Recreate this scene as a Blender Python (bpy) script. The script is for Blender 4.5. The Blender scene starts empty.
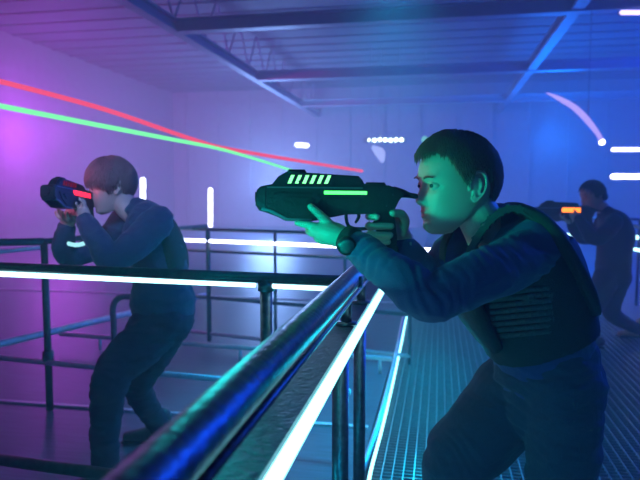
import bpy, bmesh, math, random
from mathutils import Vector, Matrix, noise
random.seed(7)
sc = bpy.context.scene
COL = sc.collection

# ------------------------------------------------------------------ camera
FPX = 622.2
PITCH = math.atan(50 / FPX); YAW = math.radians(10.88)
CAM = Vector((0, 0, 1.2))
cd = bpy.data.cameras.new('camera'); cam = bpy.data.objects.new('camera', cd); COL.objects.link(cam)
cam.location = CAM; cam.rotation_euler = (math.pi/2 - PITCH, 0, YAW)
cd.lens = 35; cd.sensor_width = 36; cd.clip_start = .02; cd.clip_end = 200
cd.dof.use_dof = True; cd.dof.focus_distance = 1.42; cd.dof.aperture_fstop = 5.0
sc.camera = cam
RM = cam.rotation_euler.to_matrix()
R_, U_, F_ = RM @ Vector((1, 0, 0)), RM @ Vector((0, 1, 0)), RM @ Vector((0, 0, -1))
FH = Vector((F_.x, F_.y, 0)).normalized(); UP = Vector((0, 0, 1))

def P(px, py, d):
    return CAM + F_*d + R_*((px-320)/FPX*d) + U_*((240-py)/FPX*d)
def G(px, py, z):
    v = F_ + R_*((px-320)/FPX) + U_*((240-py)/FPX)
    return CAM + v*((z-CAM.z)/v.z)

# ------------------------------------------------------------------ world, light, exposure
sc.view_settings.view_transform = 'Standard'; sc.view_settings.look = 'None'
sc.view_settings.gamma = 1; sc.view_settings.use_curve_mapping = False
sc.view_settings.exposure = 0.0
sc.cycles.use_denoising = True
sc.cycles.volume_bounces = 1
w = bpy.data.worlds.new('world'); sc.world = w; w.use_nodes = True
w.node_tree.nodes['Background'].inputs[0].default_value = (.05, .12, .5, 1)
w.node_tree.nodes['Background'].inputs[1].default_value = .12

def lamp(name, kind, loc, col, power, radius=.3, target=None, spot=60, blend=.8):
    l = bpy.data.lights.new(name, kind); l.color = col; l.energy = power
    if kind in ('POINT', 'SPOT'): l.shadow_soft_size = radius
    if kind == 'AREA': l.shape = 'DISK'; l.size = radius
    if kind == 'SPOT': l.spot_size = math.radians(spot); l.spot_blend = blend
    o = bpy.data.objects.new(name, l); COL.objects.link(o); o.location = loc
    if target is not None:
        o.rotation_euler = (Vector(target) - Vector(loc)).to_track_quat('-Z', 'Y').to_euler()
    return o
lamp('magenta_stage_light', 'SPOT', (-7.8, 2.6, 3.0), (1, .03, .60), 4800, .3, (-7.0, 9.5, 1.5), 62, .9)
lamp('violet_stage_light', 'POINT', (-8.0, 12.0, 2.4), (.65, .08, 1), 300, .6)
lamp('pale_back_light', 'POINT', (-4.4, 16.0, 1.5), (.25, .45, 1), 1000, .6)
lamp('blue_stage_light', 'POINT', (4.9, 9.5, 2.4), (.0, .06, 1), 950, .5)
lamp('blue_ceiling_light', 'POINT', (2.6, 15.5, 2.4), (.0, .18, 1), 600, .5)
lamp('blue_rim_light', 'SPOT', (2.4, 3.4, 2.4), (.01, .10, 1), 200, .15, (.3, 1.4, .9), 60)
lamp('green_key_light', 'SPOT', (-1.05, .60, .98), (0, 1, .66), 66, .05, (-.05, 1.38, 1.17), 22, .7)  # unseen spot added for the green light on face and hands
lamp('teal_walkway_fill', 'POINT', (-.05, 3.0, .35), (0, .60, .85), 18, .12)  # no fixture here: point added to bring teal onto grating and floor
lamp('teal_post_fill', 'POINT', (-.55, 1.3, .3), (0, .60, .85), 3.5, .12)  # point added low beside the rail to tint the posts teal
lamp('green_hand_fill', 'SPOT', (-.40, .10, 1.42), (0, 1, .62), 14, .03, P(380, 228, 1.39), 9)  # small spot added near the camera to lift the gripping fingers
lamp('teal_rail_fill', 'POINT', (-.40, 1.0, 1.08), (0, .80, .75), 1.6, .06)  # added point without a fixture; colours the channel plate and pipe teal
lamp('teal_floor_fill', 'SPOT', (-.3, 4.4, 2.9), (0, .50, .95), 620, .2, (-.40, 3.4, 0), 50)  # spot added overhead to turn the floor between the posts teal
lamp('teal_low_fill', 'SPOT', (-.12, .10, .50), (0, .5, .9), 22, .12, (.12, 1.5, .62), 50)  # added below the camera to light the trousers; no such fixture
lamp('blue_side_fill', 'SPOT', (.9, .9, 3.2), (.01, .22, 1), 90, .2, (-1.35, 2.35, .9), 40)  # unseen spot added to put blue on the left boy's side
lamp('blue_front_fill', 'SPOT', (.35, -.4, 2.3), (.0, .28, 1), 14, .15, (.2, 1.4, .9), 45)  # fill added behind the camera for blue on the sleeves
lamp('pink_side_fill', 'SPOT', (-3.2, 1.2, 1.9), (1, .16, .5), 180, .12, (-1.3, 2.27, 1.28), 16)  # added from the left for pink on the left boy's hair and nose
lamp('lavender_front_fill', 'SPOT', (-.9, .1, 2.1), (.30, .42, 1), 190, .1, (-1.25, 2.27, 1.2), 20)  # added spot that brightens the left boy's face; no lamp stands there
lamp('pink_face_fill', 'SPOT', (-2.6, 1.9, 1.9), (1, .2, .4), 34, .1, (-.12, 1.4, 1.24), 12)  # added for the faint pink on the front boy's face

# ------------------------------------------------------------------ materials
def mat(name, col, rough=.6, metal=0, bump=0, bscale=40, var=0, emis=None, estr=0, stretch=(1, 1, 1), spec=.5, sheen=0):
    m = bpy.data.materials.new(name); m.use_nodes = True
    nt = m.node_tree; b = nt.nodes['Principled BSDF']
    b.inputs['Base Color'].default_value = (*col, 1)
    b.inputs['Roughness'].default_value = rough; b.inputs['Metallic'].default_value = metal
    b.inputs['Specular IOR Level'].default_value = spec
    if sheen: b.inputs['Sheen Weight'].default_value = sheen
    if emis:
        b.inputs['Emission Color'].default_value = (*emis, 1); b.inputs['Emission Strength'].default_value = estr
    if bump or var:
        tc = nt.nodes.new('ShaderNodeTexCoord'); mp = nt.nodes.new('ShaderNodeMapping')
        mp.inputs['Scale'].default_value = stretch
        n = nt.nodes.new('ShaderNodeTexNoise'); n.inputs['Scale'].default_value = bscale; n.inputs['Detail'].default_value = 4
        nt.links.new(tc.outputs['Object'], mp.inputs[0]); nt.links.new(mp.outputs[0], n.inputs['Vector'])
        if bump:
            bp = nt.nodes.new('ShaderNodeBump'); bp.inputs['Strength'].default_value = bump; bp.inputs['Distance'].default_value = .01
            nt.links.new(n.outputs['Fac'], bp.inputs['Height']); nt.links.new(bp.outputs[0], b.inputs['Normal'])
        if var:
            cr = nt.nodes.new('ShaderNodeValToRGB')
            cr.color_ramp.elements[0].position = .3; cr.color_ramp.elements[1].position = .7
            cr.color_ramp.elements[0].color = (*[c*(1-var) for c in col], 1)
            cr.color_ramp.elements[1].color = (*[min(1, c*(1+var)) for c in col], 1)
            nt.links.new(n.outputs['Fac'], cr.inputs[0]); nt.links.new(cr.outputs[0], b.inputs['Base Color'])
    return m
def glow(name, col, s):
    m = bpy.data.materials.new(name); m.use_nodes = True; nt = m.node_tree
    nt.nodes.remove(nt.nodes['Principled BSDF'])
    e = nt.nodes.new('ShaderNodeEmission'); e.inputs[0].default_value = (*col, 1); e.inputs[1].default_value = s
    nt.links.new(e.outputs[0], nt.nodes['Material Output'].inputs[0]); return m

M = dict(
    steel=mat('rail_steel', (.16, .17, .19), .38, .85, .25, 60, .25),
    darksteel=mat('dark_rail_steel', (.10, .10, .12), .45, .7, .2, 50, .2),
    paint=mat('painted_pipe', (.75, .66, .74), .5, .3, .1, 40, .1),
    plate=mat('channel_plate', (.10, .12, .14), .5, .6, .3, 80, .2),
    grating=mat('grating_steel', (.30, .32, .36), .4, .8, .15, 60, .15),
    floor=mat('floor_sheet', (.08, .11, .16), .45, .1, .1, 12, .25, stretch=(.3, 4, 1)),
    wall=mat('wall_paint', (.22, .22, .25), .8, 0, .1, 6, .1),
    ceil=mat('ceiling_sheet', (.11, .12, .15), .7, .1, .2, 5, .2, stretch=(.2, 3, 1)),
    beam=mat('beam_paint', (.22, .24, .28), .5, .2, .1, 20, .1),
    gun=mat('gun_plastic', (.010, .011, .012), .42, 0, .12, 150, .2),
    trimsteel=mat('gun_trim', (.2, .22, .24), .3, .7), gun2=mat('gun_panel', (.035, .037, .04), .3, .3, .08, 120, .2),
    rubber=mat('rubber', (.02, .02, .022), .7, 0, .2, 200, .1),
    white_led=glow('white_led', (.30, .90, 1), 3.6), cyan_led=glow('cyan_led', (.45, .92, 1), 3.4),
    lav_led=glow('lavender_led', (.75, .75, 1), 7), pink_led=glow('pink_lamp', (.62, .5, 1), 3),
    streak=glow('violet_streak', (.45, .35, 1), 1.3), bulb=glow('bulb', (.75, 1, .95), 9),
    pale_reflect=glow('bulb_reflection_glow', (.45, .50, 1), 1.2),  # pale entry: reflection of the bulbs put in as emission
    green=glow('green_glow', (.06, 1, .12), 4), greenpale=glow('pale_green_glow', (.18, 1, .30), 2.6),
    red=glow('red_glow', (1, .02, .06), 2.5), reddim=glow('dim_red_glow', (.5, .01, .05), .35), orange=glow('orange_glow', (1, .22, .01), 2.8),
    red_beam=glow('red_beam', (1, .10, .22), 1.0), green_beam=glow('green_beam', (.22, 1, .42), 1.15),
    sweater=mat('navy_knit', (.028, .042, .14), .85, 0, .35, 420, .15, sheen=.2),
    trousers=mat('grey_trousers', (.030, .042, .066), .85, 0, .35, 300, .15, sheen=.1),
    vest=mat('vest_fabric', (.014, .026, .020), .75, 0, .5, 350, .2),
    webbing=mat('vest_webbing', (.055, .09, .07), .7, 0, .5, 500, .2),
    jacket=mat('dark_jacket', (.025, .045, .10), .8, 0, .35, 200, .15, sheen=.2),
    jacket2=mat('black_jacket', (.008, .013, .03), .8), jeans2=mat('black_jeans', (.008, .012, .025), .8), jeans=mat('dark_jeans', (.022, .026, .050), .85, 0, .35, 200, .15),
    hair_b=mat('brown_hair', (.14, .07, .045), .5, 0, 0, 10, 0), hair_d=mat('dark_hair', (.20, .11, .11), .5),
    hair_k=mat('black_hair', (.012, .012, .015), .5),
    eye=mat('eye_white', (.42, .42, .42), .2), iris=mat('iris', (.03, .05, .05), .1),
    shoe=mat('shoe_leather', (.03, .03, .035), .5, 0, .2, 60, .1), shoe2=mat('tan_shoe', (.55, .25, .12), .6),
    reflect=glow('sleeve_tape_glint', (.4, .9, 1), 1.1),  # glint of reflective sleeve tape put in as emission
    watchface=mat('watch_glass', (.03, .11, .13), .3, 0),
)
def skinmat(name, base):
    m = mat(name, base, .5, 0, .06, 300); nt = m.node_tree; b = nt.nodes['Principled BSDF']
    a = nt.nodes.new('ShaderNodeVertexColor'); a.layer_name = 'tone'
    nt.links.new(a.outputs[0], b.inputs['Base Color'])
    b.inputs['Subsurface Weight'].default_value = .08; b.inputs['Subsurface Radius'].default_value = (.01, .004, .003)
    b.inputs['Subsurface Scale'].default_value = .5
    return m
M['skin'] = skinmat('skin', (.55, .38, .3))

# ------------------------------------------------------------------ helpers
def link(name, me, m=None, parent=None, smooth=False):
    o = bpy.data.objects.new(name, me); COL.objects.link(o)
    if m is not None and not me.materials: me.materials.append(m)
    if parent is not None:
        o.parent = parent; o.matrix_parent_inverse = Matrix.Translation(parent.location).inverted() if parent.type == 'EMPTY' and not parent.rotation_euler[:] != (0, 0, 0) else parent.matrix_basis.inverted()
    if smooth:
        for p in me.polygons: p.use_smooth = True
    return o
def obj(name, bm, m, parent=None, smooth=False):
    bmesh.ops.recalc_face_normals(bm, faces=bm.faces)
    me = bpy.data.meshes.new(name); bm.to_mesh(me); bm.free()
    return link(name, me, m, parent, smooth)
def tag(o, label, cat, group=None):
    o['label'] = label; o['category'] = cat
    if group: o['group'] = group
    return o
def struct(o): o['kind'] = 'structure'; return o
def thing(name, loc, label, cat, group=None):
    o = bpy.data.objects.new(name, None); COL.objects.link(o); o.location = loc; o.empty_display_size = .05
    return tag(o, label, cat, group)
def box(bm, c, s, rot=None):
    r = bmesh.ops.create_cube(bm, size=1)
    mt = Matrix.Translation(c) @ (rot.to_4x4() if rot else Matrix()) @ Matrix.Diagonal((*s, 1))
    bmesh.ops.transform(bm, matrix=mt, verts=r['verts']); return r['verts']
def frame(t, ref):
    b = ref - t*ref.dot(t)
    if b.length < 1e-4: b = Vector((.3, .9, .2)) - t*Vector((.3, .9, .2)).dot(t)
    b.normalize(); return t.cross(b), b
def catmull(pts, n):
    out = []
    N = len(pts)
    for i in range(N-1):
        p0 = pts[max(i-1, 0)]; p1 = pts[i]; p2 = pts[i+1]; p3 = pts[min(i+2, N-1)]
        for k in range(n):
            t = k/n
            out.append(tuple(.5*((2*b)+(-a+c)*t+(2*a-5*b+4*c-d)*t*t+(-a+3*b-3*c+d)*t**3) for a, b, c, d in zip(p0, p1, p2, p3)))
    out.append(tuple(pts[-1])); return out
def sweep(bm, pts, seg=16, n=5, ref=None, cap=True, power=2.0):
    """pts: (Vector, ra[, rb]) -> closed tube, spline-interpolated, rounded ends"""
    ref = ref or FH
    raw = [(*p[0], p[1], p[2] if len(p) > 2 else p[1]) for p in pts]
    raw = catmull(raw, n) if n > 1 else raw
    C = [Vector(r[:3]) for r in raw]; ra = [max(r[3], 1e-4) for r in raw]; rb = [max(r[4], 1e-4) for r in raw]
    T = []
    for i in range(len(C)):
        T.append((C[min(i+1, len(C)-1)] - C[max(i-1, 0)]).normalized())
    rings = []
    def ring(c, t, x, y):
        a, b = frame(t, ref); vs = []
        for k in range(seg):
            th = 2*math.pi*k/seg; cx, sx = math.cos(th), math.sin(th)
            if power != 2: 
                cx = math.copysign(abs(cx)**(2/power), cx); sx = math.copysign(abs(sx)**(2/power), sx)
            vs.append(bm.verts.new(c + a*(cx*x) + b*(sx*y)))
        rings.append(vs)
    if cap:
        for k in (75, 50, 25):
            s = math.sin(math.radians(k)); cc = math.cos(math.radians(k)); m_ = min(ra[0], rb[0])
            ring(C[0]-T[0]*s*m_, T[0], ra[0]*cc, rb[0]*cc)
    for c, t, x, y in zip(C, T, ra, rb): ring(c, t, x, y)
    if cap:
        for k in (25, 50, 75):
            s = math.sin(math.radians(k)); cc = math.cos(math.radians(k)); m_ = min(ra[-1], rb[-1])
            ring(C[-1]+T[-1]*s*m_, T[-1], ra[-1]*cc, rb[-1]*cc)
    for r0, r1 in zip(rings, rings[1:]):
        for k in range(seg):
            bm.faces.new((r0[k], r0[(k+1) % seg], r1[(k+1) % seg], r1[k]))
    bm.faces.new(rings[0][::-1]); bm.faces.new(rings[-1])
def tube(bm, a, b, r, seg=16): sweep(bm, [(Vector(a), r), (Vector(b), r)], seg, 1, ref=Vector((.11, .2, .97)), cap=False)
def tubeobj(name, a, b, r, m, parent=None, seg=16):
    bm = bmesh.new(); tube(bm, a, b, r, seg); return obj(name, bm, m, parent, True)
def remesh(bm, voxel, smooth=2, fold=None):
    bmesh.ops.recalc_face_normals(bm, faces=bm.faces)
    me = bpy.data.meshes.new('tmp'); bm.to_mesh(me); bm.free()
    o = bpy.data.objects.new('tmp', me); COL.objects.link(o)
    r = o.modifiers.new('r', 'REMESH'); r.mode = 'VOXEL'; r.voxel_size = voxel; r.adaptivity = 0
    if smooth: s = o.modifiers.new('s', 'SMOOTH'); s.iterations = smooth; s.factor = .5
    dg = bpy.context.evaluated_depsgraph_get()
    out = bpy.data.meshes.new_from_object(o.evaluated_get(dg))
    bpy.data.objects.remove(o); bpy.data.meshes.remove(me)
    if fold:
        ns = [v.normal.copy() for v in out.vertices]
        for v, nn in zip(out.vertices, ns): v.co += nn*fold(v.co)
    for p in out.polygons: p.use_smooth = True
    return out
def prism(bm, pts2, depth, fn, bevel=0):
    """pts2 outline (x,y) extruded -depth/2..depth/2, fn(x,y,z)->Vector"""
    lo = [bm.verts.new(fn(x, y, -depth/2)) for x, y in pts2]; hi = [bm.verts.new(fn(x, y, depth/2)) for x, y in pts2]
    fs = [bm.faces.new(lo), bm.faces.new(hi[::-1])]
    n = len(pts2)
    for i in range(n): fs.append(bm.faces.new((lo[i], hi[i], hi[(i+1) % n], lo[(i+1) % n])))
    if bevel:
        es = {e for f in fs[:2] for e in f.edges}
        bmesh.ops.bevel(bm, geom=list(es), offset=bevel, segments=2, affect='EDGES', clamp_overlap=True)

# ------------------------------------------------------------------ setting
def quadbox(name, lo, hi, m):
    bm = bmesh.new(); box(bm, (Vector(lo)+Vector(hi))/2, [h-l for l, h in zip(lo, hi)]); return struct(obj(name, bm, m))
quadbox('floor', (-9, -1, -.12), (-.32, 20.2, -.005), M['floor'])
quadbox('floor_right', (1.62, -1, -.12), (6.2, 20.2, -.005), M['floor'])
quadbox('floor_lower', (-.32, -1, -.62), (1.62, 20.2, -.5), M['floor'])
quadbox('wall_left', (-9.1, -1, -.1), (-9, 20.2, 4.6), M['wall'])
quadbox('wall_right', (6.2, -1, -.1), (6.3, 20.2, 4.6), M['wall'])
quadbox('wall_back', (-9.1, 20.2, -.6), (6.3, 20.3, 4.6), M['wall'])
quadbox('ceiling', (-9.1, -1, 4.5), (6.3, 20.3, 4.6), M['ceil'])
bm = bmesh.new()                                           # corrugated ribs on the right wall
for k in range(26): box(bm, (6.17, 13, .3+k*.16), (.06, 14, .05))
struct(obj('trim_right', bm, M['wall']))
bm = bmesh.new()
for k in range(14): box(bm, (-8.5+k*1.12, 20.17, 2), (.05, .06, 5))
for k in range(4): box(bm, (-1.4, 20.16, .8+k*1.1), (15, .05, .04))
struct(obj('trim_back', bm, M['wall']))
bm = bmesh.new()
for k in range(28): box(bm, (-1.4, .2+k*.7, 4.485), (15.2, .10, .02))
struct(obj('trim_ceiling', bm, M['ceil']))
bm = bmesh.new()
x = -.27
while x < 1.62: box(bm, (x, 5, -.015), (.005, 11, .03)); x += .045
y = -.4
while y < 10.5: box(bm, (.67, y, -.008), (1.9, .0035, .012)); y += .032
struct(obj('floor_grating', bm, M['grating']))
for k, (yy, ww) in enumerate(((3.05, .03), (6.6, .05), (8.3, .05))):
    quadbox('trim_%d' % (k+1), (-8.8, yy, -.006), (-.34, yy+ww, .004), M['paint'])

# haze filling the hall
bm = bmesh.new(); box(bm, (-1.4, 9.6, 2.0), (15.2, 21.1, 5.2))
fm = bpy.data.materials.new('haze'); fm.use_nodes = True; nt = fm.node_tree; nt.nodes.remove(nt.nodes['Principled BSDF'])
vs = nt.nodes.new('ShaderNodeVolumeScatter'); vs.inputs['Density'].default_value = .038; vs.inputs['Color'].default_value = (.95, .95, 1, 1)
vs.inputs['Anisotropy'].default_value = .15
nt.links.new(vs.outputs[0], nt.nodes['Material Output'].inputs['Volume'])
hz = obj('stage_haze', bm, fm); hz['kind'] = 'stuff'; tag(hz, 'thin coloured stage haze filling the whole hall', 'haze')

# ceiling beams
def beam(a, b, wd, ht, label, truss=0):
    a, b = Vector(a), Vector(b)
    t = thing('ceiling_beam', (a+b)/2, label, 'beam', 'steel beams under the ceiling')
    d = (b-a); L = d.length; q = d.to_track_quat('Y', 'Z').to_matrix()
    for nm, dz, th in (('lower_flange', -ht/2, .03), ('upper_flange', ht/2, .03)):
        bm = bmesh.new(); box(bm, (a+b)/2+Vector((0, 0, dz)), (wd, L, th), q); obj(nm, bm, M['beam'], t)
    bm = bmesh.new(); box(bm, (a+b)/2, (.03, L, ht), q); obj('web', bm, M['beam'], t)
    if truss:
        bm = bmesh.new(); n = int(L/truss)
        for i in range(n):
            p = a+d*(i/n); p2 = a+d*((i+.5)/n); p3 = a+d*((i+1)/n); z1 = Vector((0, 0, ht/2)); z2 = Vector((0, 0, 1.0-ht/2))
            tube(bm, p+z1, p2+z2, .016, 8); tube(bm, p2+z2, p3+z1, .016, 8)
        obj('truss_bracing', bm, M['beam'], t)
ZB = 1.2+2.45
beam((-3.95, 4, ZB), (-3.95, 20.1, ZB), .16, .16, 'long pale beam running away on the left, above the boy and laser beams', 1.2)
beam((1.74, 4, ZB), (1.74, 20.1, ZB), .16, .14, 'long pale beam running away above the right of the dark haired boy', 0)
for yy, lb in ((9.0, 'nearest of the crosswise steel beams, along the top of the picture'),
               (13.2, 'second crosswise steel beam from the front, thinner than the nearest'),
               (17.5, 'farthest crosswise steel beam, faint in the blue haze')):
    beam((-3.95, yy, ZB), (6.1, yy, ZB), .2, .17, lb)

# ------------------------------------------------------------------ railings
# main handrail beside the walkway
XR = -.212
t = thing('railing', (XR, 1, 0), 'thick scratched steel handrail in the foreground with a bright white light strip', 'railing')
bm = bmesh.new(); sweep(bm, [(Vector((XR, -.05, .98)), .025), (Vector((XR, .6, .98)), .025), (Vector((XR, 2.1, .98)), .024)], 28, 4, cap=True); obj('handrail', bm, M['steel'], t, True)
tubeobj('conduit', (XR+.012, -.05, .945), (XR+.012, 2.1, .945), .006, M['steel'], t)
bm = bmesh.new(); box(bm, (-.238, 1.1, .862), (.075, 2.3, .012)); box(bm, (-.272, 1.1, .85), (.006, 2.3, .035)); obj('channel_plate', bm, M['plate'], t)
tubeobj('light_strip', (-.192, .0, .852), (-.192, 2.2, .852), .0105, M['white_led'], t)
for yy in (1.50, 1.80):
    tubeobj('stub_post', (XR-.01, yy, .865), (XR-.01, yy, .98), .013, M['steel'], t)
    tubeobj('flange', (XR-.01, yy, .868), (XR-.01, yy, .876), .027, M['steel'], t, 24)
for yy, r in ((1.49, .021), (1.87, .019)):
    p = tubeobj('post', (-.235, yy, .0), (-.235, yy, .86), r, M['steel'], t)
# kick rail + light at the walkway edge
t = thing('kick_rail', (-.27, 2, 0), 'low bent blue pipe along the grating edge with a thin light strip', 'railing')
pts = [G(352, 500, .09), G(362, 470, .09), G(378, 425, .09), G(390, 380, .09), G(398, 345, .09), G(404, 315, .09), G(411, 290, .09)]
bm = bmesh.new(); sweep(bm, [(p, .013) for p in pts], 14, 4); obj('pipe', bm, M['paint'], t, True)
pts = [G(366, 500, .045), G(371, 470, .045), G(383, 425, .045), G(393.5, 380, .045), G(401, 345, .045), G(407, 315, .045), G(414, 290, .045)]
bm = bmesh.new(); sweep(bm, [(p, .0075) for p in pts], 12, 4); obj('light_strip', bm, M['white_led'], t, True)
# cross railing in front of the left boy
t = thing('railing', G(0, 266, .98), 'dark pipe railing crossing in front of the left boy with white light strip', 'railing')
a, b = G(-60, 263.5, .98), G(362, 281, .98); dr = (b-a).normalized()
tubeobj('handrail', a, b, .0115, M['darksteel'], t)
tubeobj('rail_sleeve', G(-60, 266.5, .972), G(362, 284.5, .972), .008, M['darksteel'], t)
a2, b2 = G(-60, 271.4, .959), G(255, 284.6, .959)
tubeobj('light_strip', a2, b2, .0075, M['cyan_led'], t)
tubeobj('light_strip', G(273, 285.6, .959), G(350, 289.0, .959), .0075, M['cyan_led'], t)
pp = G(266, 277, .98)
tubeobj('post', (pp.x, pp.y, 0), (pp.x, pp.y, .975), .0155, M['steel'], t)
bm = bmesh.new(); tube(bm, (pp.x, pp.y, .945), (pp.x, pp.y, .965), .021, 20); obj('flange', bm, M['steel'], t, True)
tubeobj('lower_rail', G(-60, 451, .47), G(190, 486, .47), .016, M['darksteel'], t)
# left rear railing (B) and its light
pB = G(50, 410, 0); pC = G(208, 332, 0); ZT = .925
t = thing('railing', pB, 'purple tinted corner railing left of the boy, thick post at its corner', 'railing')
tubeobj('post', (pB.x, pB.y, 0), (pB.x, pB.y, ZT), .019, M['darksteel'], t)
lf = G(-60, 243.5, ZT)
tubeobj('handrail', lf, (pB.x, pB.y, ZT), .020, M['darksteel'], t)
tubeobj('handrail', (pB.x, pB.y, ZT), (pC.x, pC.y, .90), .016, M['darksteel'], t)
tubeobj('light_strip', G(-60, 258, .875), G(47, 247, .875), .012, M['paint'], t)
tubeobj('side_rail', (pB.x-1.0, pB.y-1.9, .32), (pC.x, pC.y, .32), .022, M['paint'], t)
tubeobj('lower_rail', G(-60, 352, .27), G(350, 392, .27), .015, M['paint'], t)
bm = bmesh.new(); bb = Vector((pB.x, pB.y, .3)); tube(bm, bb-UP*.04, bb+UP*.03, .03); obj('clamp', bm, M['darksteel'], t, True)
# low hoop
t = thing('hoop_rail', G(115, 370, 0), 'short dark hoop rail bent behind the left boy near his waist', 'railing')
b0 = G(115, 372, 0); zt = .50
bm = bmesh.new(); rx = Vector((R_.x, R_.y, 0)).normalized()
sweep(bm, [(b0, .02), (b0+UP*.3, .02), (b0+UP*(zt-.06), .02), (b0+UP*zt+rx*.05, .02), (b0+UP*zt+rx*.15, .02), (b0+UP*zt+rx*.25, .02), (b0+UP*(zt-.06)+rx*.30, .02), (b0+UP*.3+rx*.30, .02), (b0+rx*.30, .02)], 14, 5); obj('hoop', bm, M['darksteel'], t, True)
# second low rail
t = thing('low_rail', G(95, 337, .1), 'low pinkish floor rail passing behind the legs of the left boy', 'railing')
tubeobj('rail', G(60, 334, .1), G(392, 359, .1), .016, M['paint'], t)
for px in (100, 240, 380):
    q = G(px, 334+(px-60)*.0753, .1); tubeobj('foot', (q.x, q.y, 0), (q.x, q.y, .1), .012, M['paint'], t)
# far railing with light (C)
t = thing('railing', pC, 'hazy far railing behind the gun with a long white light strip', 'railing')
e = G(520, 253.5, .8); s = G(172, 239.5, .8); dd = (e-s).normalized()
def onC(px, z):                    # point of railing C seen at column px
    v = F_+R_*((px-320)/FPX); n = Vector((dd.y, -dd.x, 0)); k = n.dot(s-CAM)/n.dot(v); q = CAM+v*k; return Vector((q.x, q.y, z))
tubeobj('handrail', onC(165, .89), onC(412, .89), .013, M['darksteel'], t)
tubeobj('light_strip', onC(165, .80), onC(478, .80), .013, M['lav_led'], t)
tubeobj('middle_rail', onC(165, .72), onC(412, .72), .012, M['darksteel'], t)
tubeobj('middle_rail', onC(165, .35), onC(412, .35), .014, M['darksteel'], t)
tubeobj('lower_rail', onC(165, .06), onC(412, .06), .014, M['paint'], t)
for px in (208, 275, 345, 411): tubeobj('post', onC(px, 0), onC(px, .89), .018 if px == 208 else .012, M['darksteel'], t)
# right railing
t = thing('railing', (1.62, 4, 0), 'blue railing with light strips behind the woman at the right edge', 'railing')
tubeobj('light_strip', G(627, 247.8, .71), G(700, 262, .71), .014, M['cyan_led'], t)
tubeobj('handrail', (1.60, 2.6, .9), (1.60, 8.5, .9), .016, M['darksteel'], t)
for yy in (4.6, 6.2, 7.8): tubeobj('post', (1.60, yy, 0), (1.60, yy, .9), .014, M['darksteel'], t)
q0, q1 = G(540, 234.5, .71), G(639, 237.5, .71)
t = thing('railing', q0, 'short far railing crossing behind the orange lit gun', 'railing')
tubeobj('light_strip', q0, q1, .022, M['cyan_led'], t)
tubeobj('handrail', q0+UP*.19, q1+UP*.19, .014, M['darksteel'], t)
for q in (q0, q1): tubeobj('post', (q.x, q.y, 0), (q.x, q.y, .9), .014, M['darksteel'], t)

# ------------------------------------------------------------------ hall lamps
def tubelamp(name, a, b, r, m, label, cat, group=None, housing=True):
    a, b = Vector(a), Vector(b); t = thing(name, (a+b)/2, label, cat, group)
    bm = bmesh.new(); sweep(bm, [(a, r), (b, r)], 14, 1); obj('tube', bm, m, t, True)
    if housing:
        bm = bmesh.new(); back = FH*(r*1.8); sweep(bm, [(a+back, r*1.1), (b+back, r*1.1)], 8, 1, cap=True); obj('housing', bm, M['beam'], t)
tubelamp('wall_light', P(143, 180, 9), P(143, 199, 9), .038, M['lav_led'], 'upright light tube right of the left boy head, the shorter of two', 'light', 'upright light tubes')
tubelamp('wall_light', P(210.5, 190, 9), P(210.5, 225, 9), .032, M['lav_led'], 'upright light tube above the far railing, the longer of two', 'light', 'upright light tubes')
tubelamp('wall_light', P(613, 149.5, 9), P(690, 149.5, 9), .026, M['lav_led'], 'upper horizontal light tube at the right edge above the woman', 'light', 'horizontal light tubes')
tubelamp('wall_light', P(613, 176.5, 9), P(690, 176.5, 9), .038, M['lav_led'], 'lower horizontal light tube at the right edge beside the woman', 'light', 'horizontal light tubes')
tubelamp('ceiling_light', P(622, 12.5, 8), P(660, 12.5, 8), .03, M['pink_led'], 'small violet ceiling light in the top right corner', 'light')
tubelamp('ceiling_light', P(297, 145, 14), P(307, 145.5, 14), .05, M['lav_led'], 'small white oval light above the red laser beam', 'light')
t = thing('spotlight_bar', P(385, 140, 14), 'row of round bright bulbs glowing in the haze left of the boy head', 'light')
for k in range(7):
    bm = bmesh.new(); bmesh.ops.create_uvsphere(bm, u_segments=14, v_segments=8, radius=.042 if k else .03, matrix=Matrix.Translation(P(369+k*5.4, 140+.3*math.sin(k*2), 14))); obj('bulb', bm, M['bulb'], t, True)
bm = bmesh.new(); box(bm, P(385, 140, 14.15), (1.0, .1, .1)); obj('bar', bm, M['beam'], t)
bm = bmesh.new(); sweep(bm, [(P(374, 148, 14), .06), (P(380, 153, 14), .12), (P(382, 160, 14), .06)], 12, 4)
fl = tag(obj('bulb_reflection', bm, M['pale_reflect'], None, True), 'dim pale reflection of the bulbs just under the bulb row', 'light')  # reflection of the bulbs added as a glowing shape with its own hanger
q = P(380, 153, 14); tubeobj('hanger', q, Vector((q.x, q.y, 4.5)), .006, M['beam'], fl, 6)
q = P(371, 140, 14.15); tubeobj('hanger', q, Vector((q.x, q.y, 4.5)), .006, M['beam'], t, 6); q = P(399, 140, 14.15); tubeobj('hanger', q, Vector((q.x, q.y, 4.5)), .006, M['beam'], t, 6)
bm = bmesh.new(); bmesh.ops.create_uvsphere(bm, u_segments=14, v_segments=8, radius=.09, matrix=Matrix.Translation(P(425, 140, 15)))
hl = tag(obj('hanging_lamp', bm, glow('lime_lamp', (.3, .9, .6), .8), None, True), 'faint green lamp just above the hair of the front boy', 'light')
q = P(425, 140, 15); tubeobj('hanger', q, Vector((q.x, q.y, 4.5)), .006, M['beam'], hl, 6)
bm = bmesh.new(); sweep(bm, [(P(547, 93, 8), .008), (P(560, 99, 8), .03), (P(575, 108, 8), .038), (P(588, 121, 8), .038), (P(598, 134, 8), .03), (P(601, 140, 8), .03)], 12, 5)
t = tag(obj('light_tube', bm, M['streak'], None, True), 'curved violet light tube on the blue ceiling above the woman', 'light')
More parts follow.
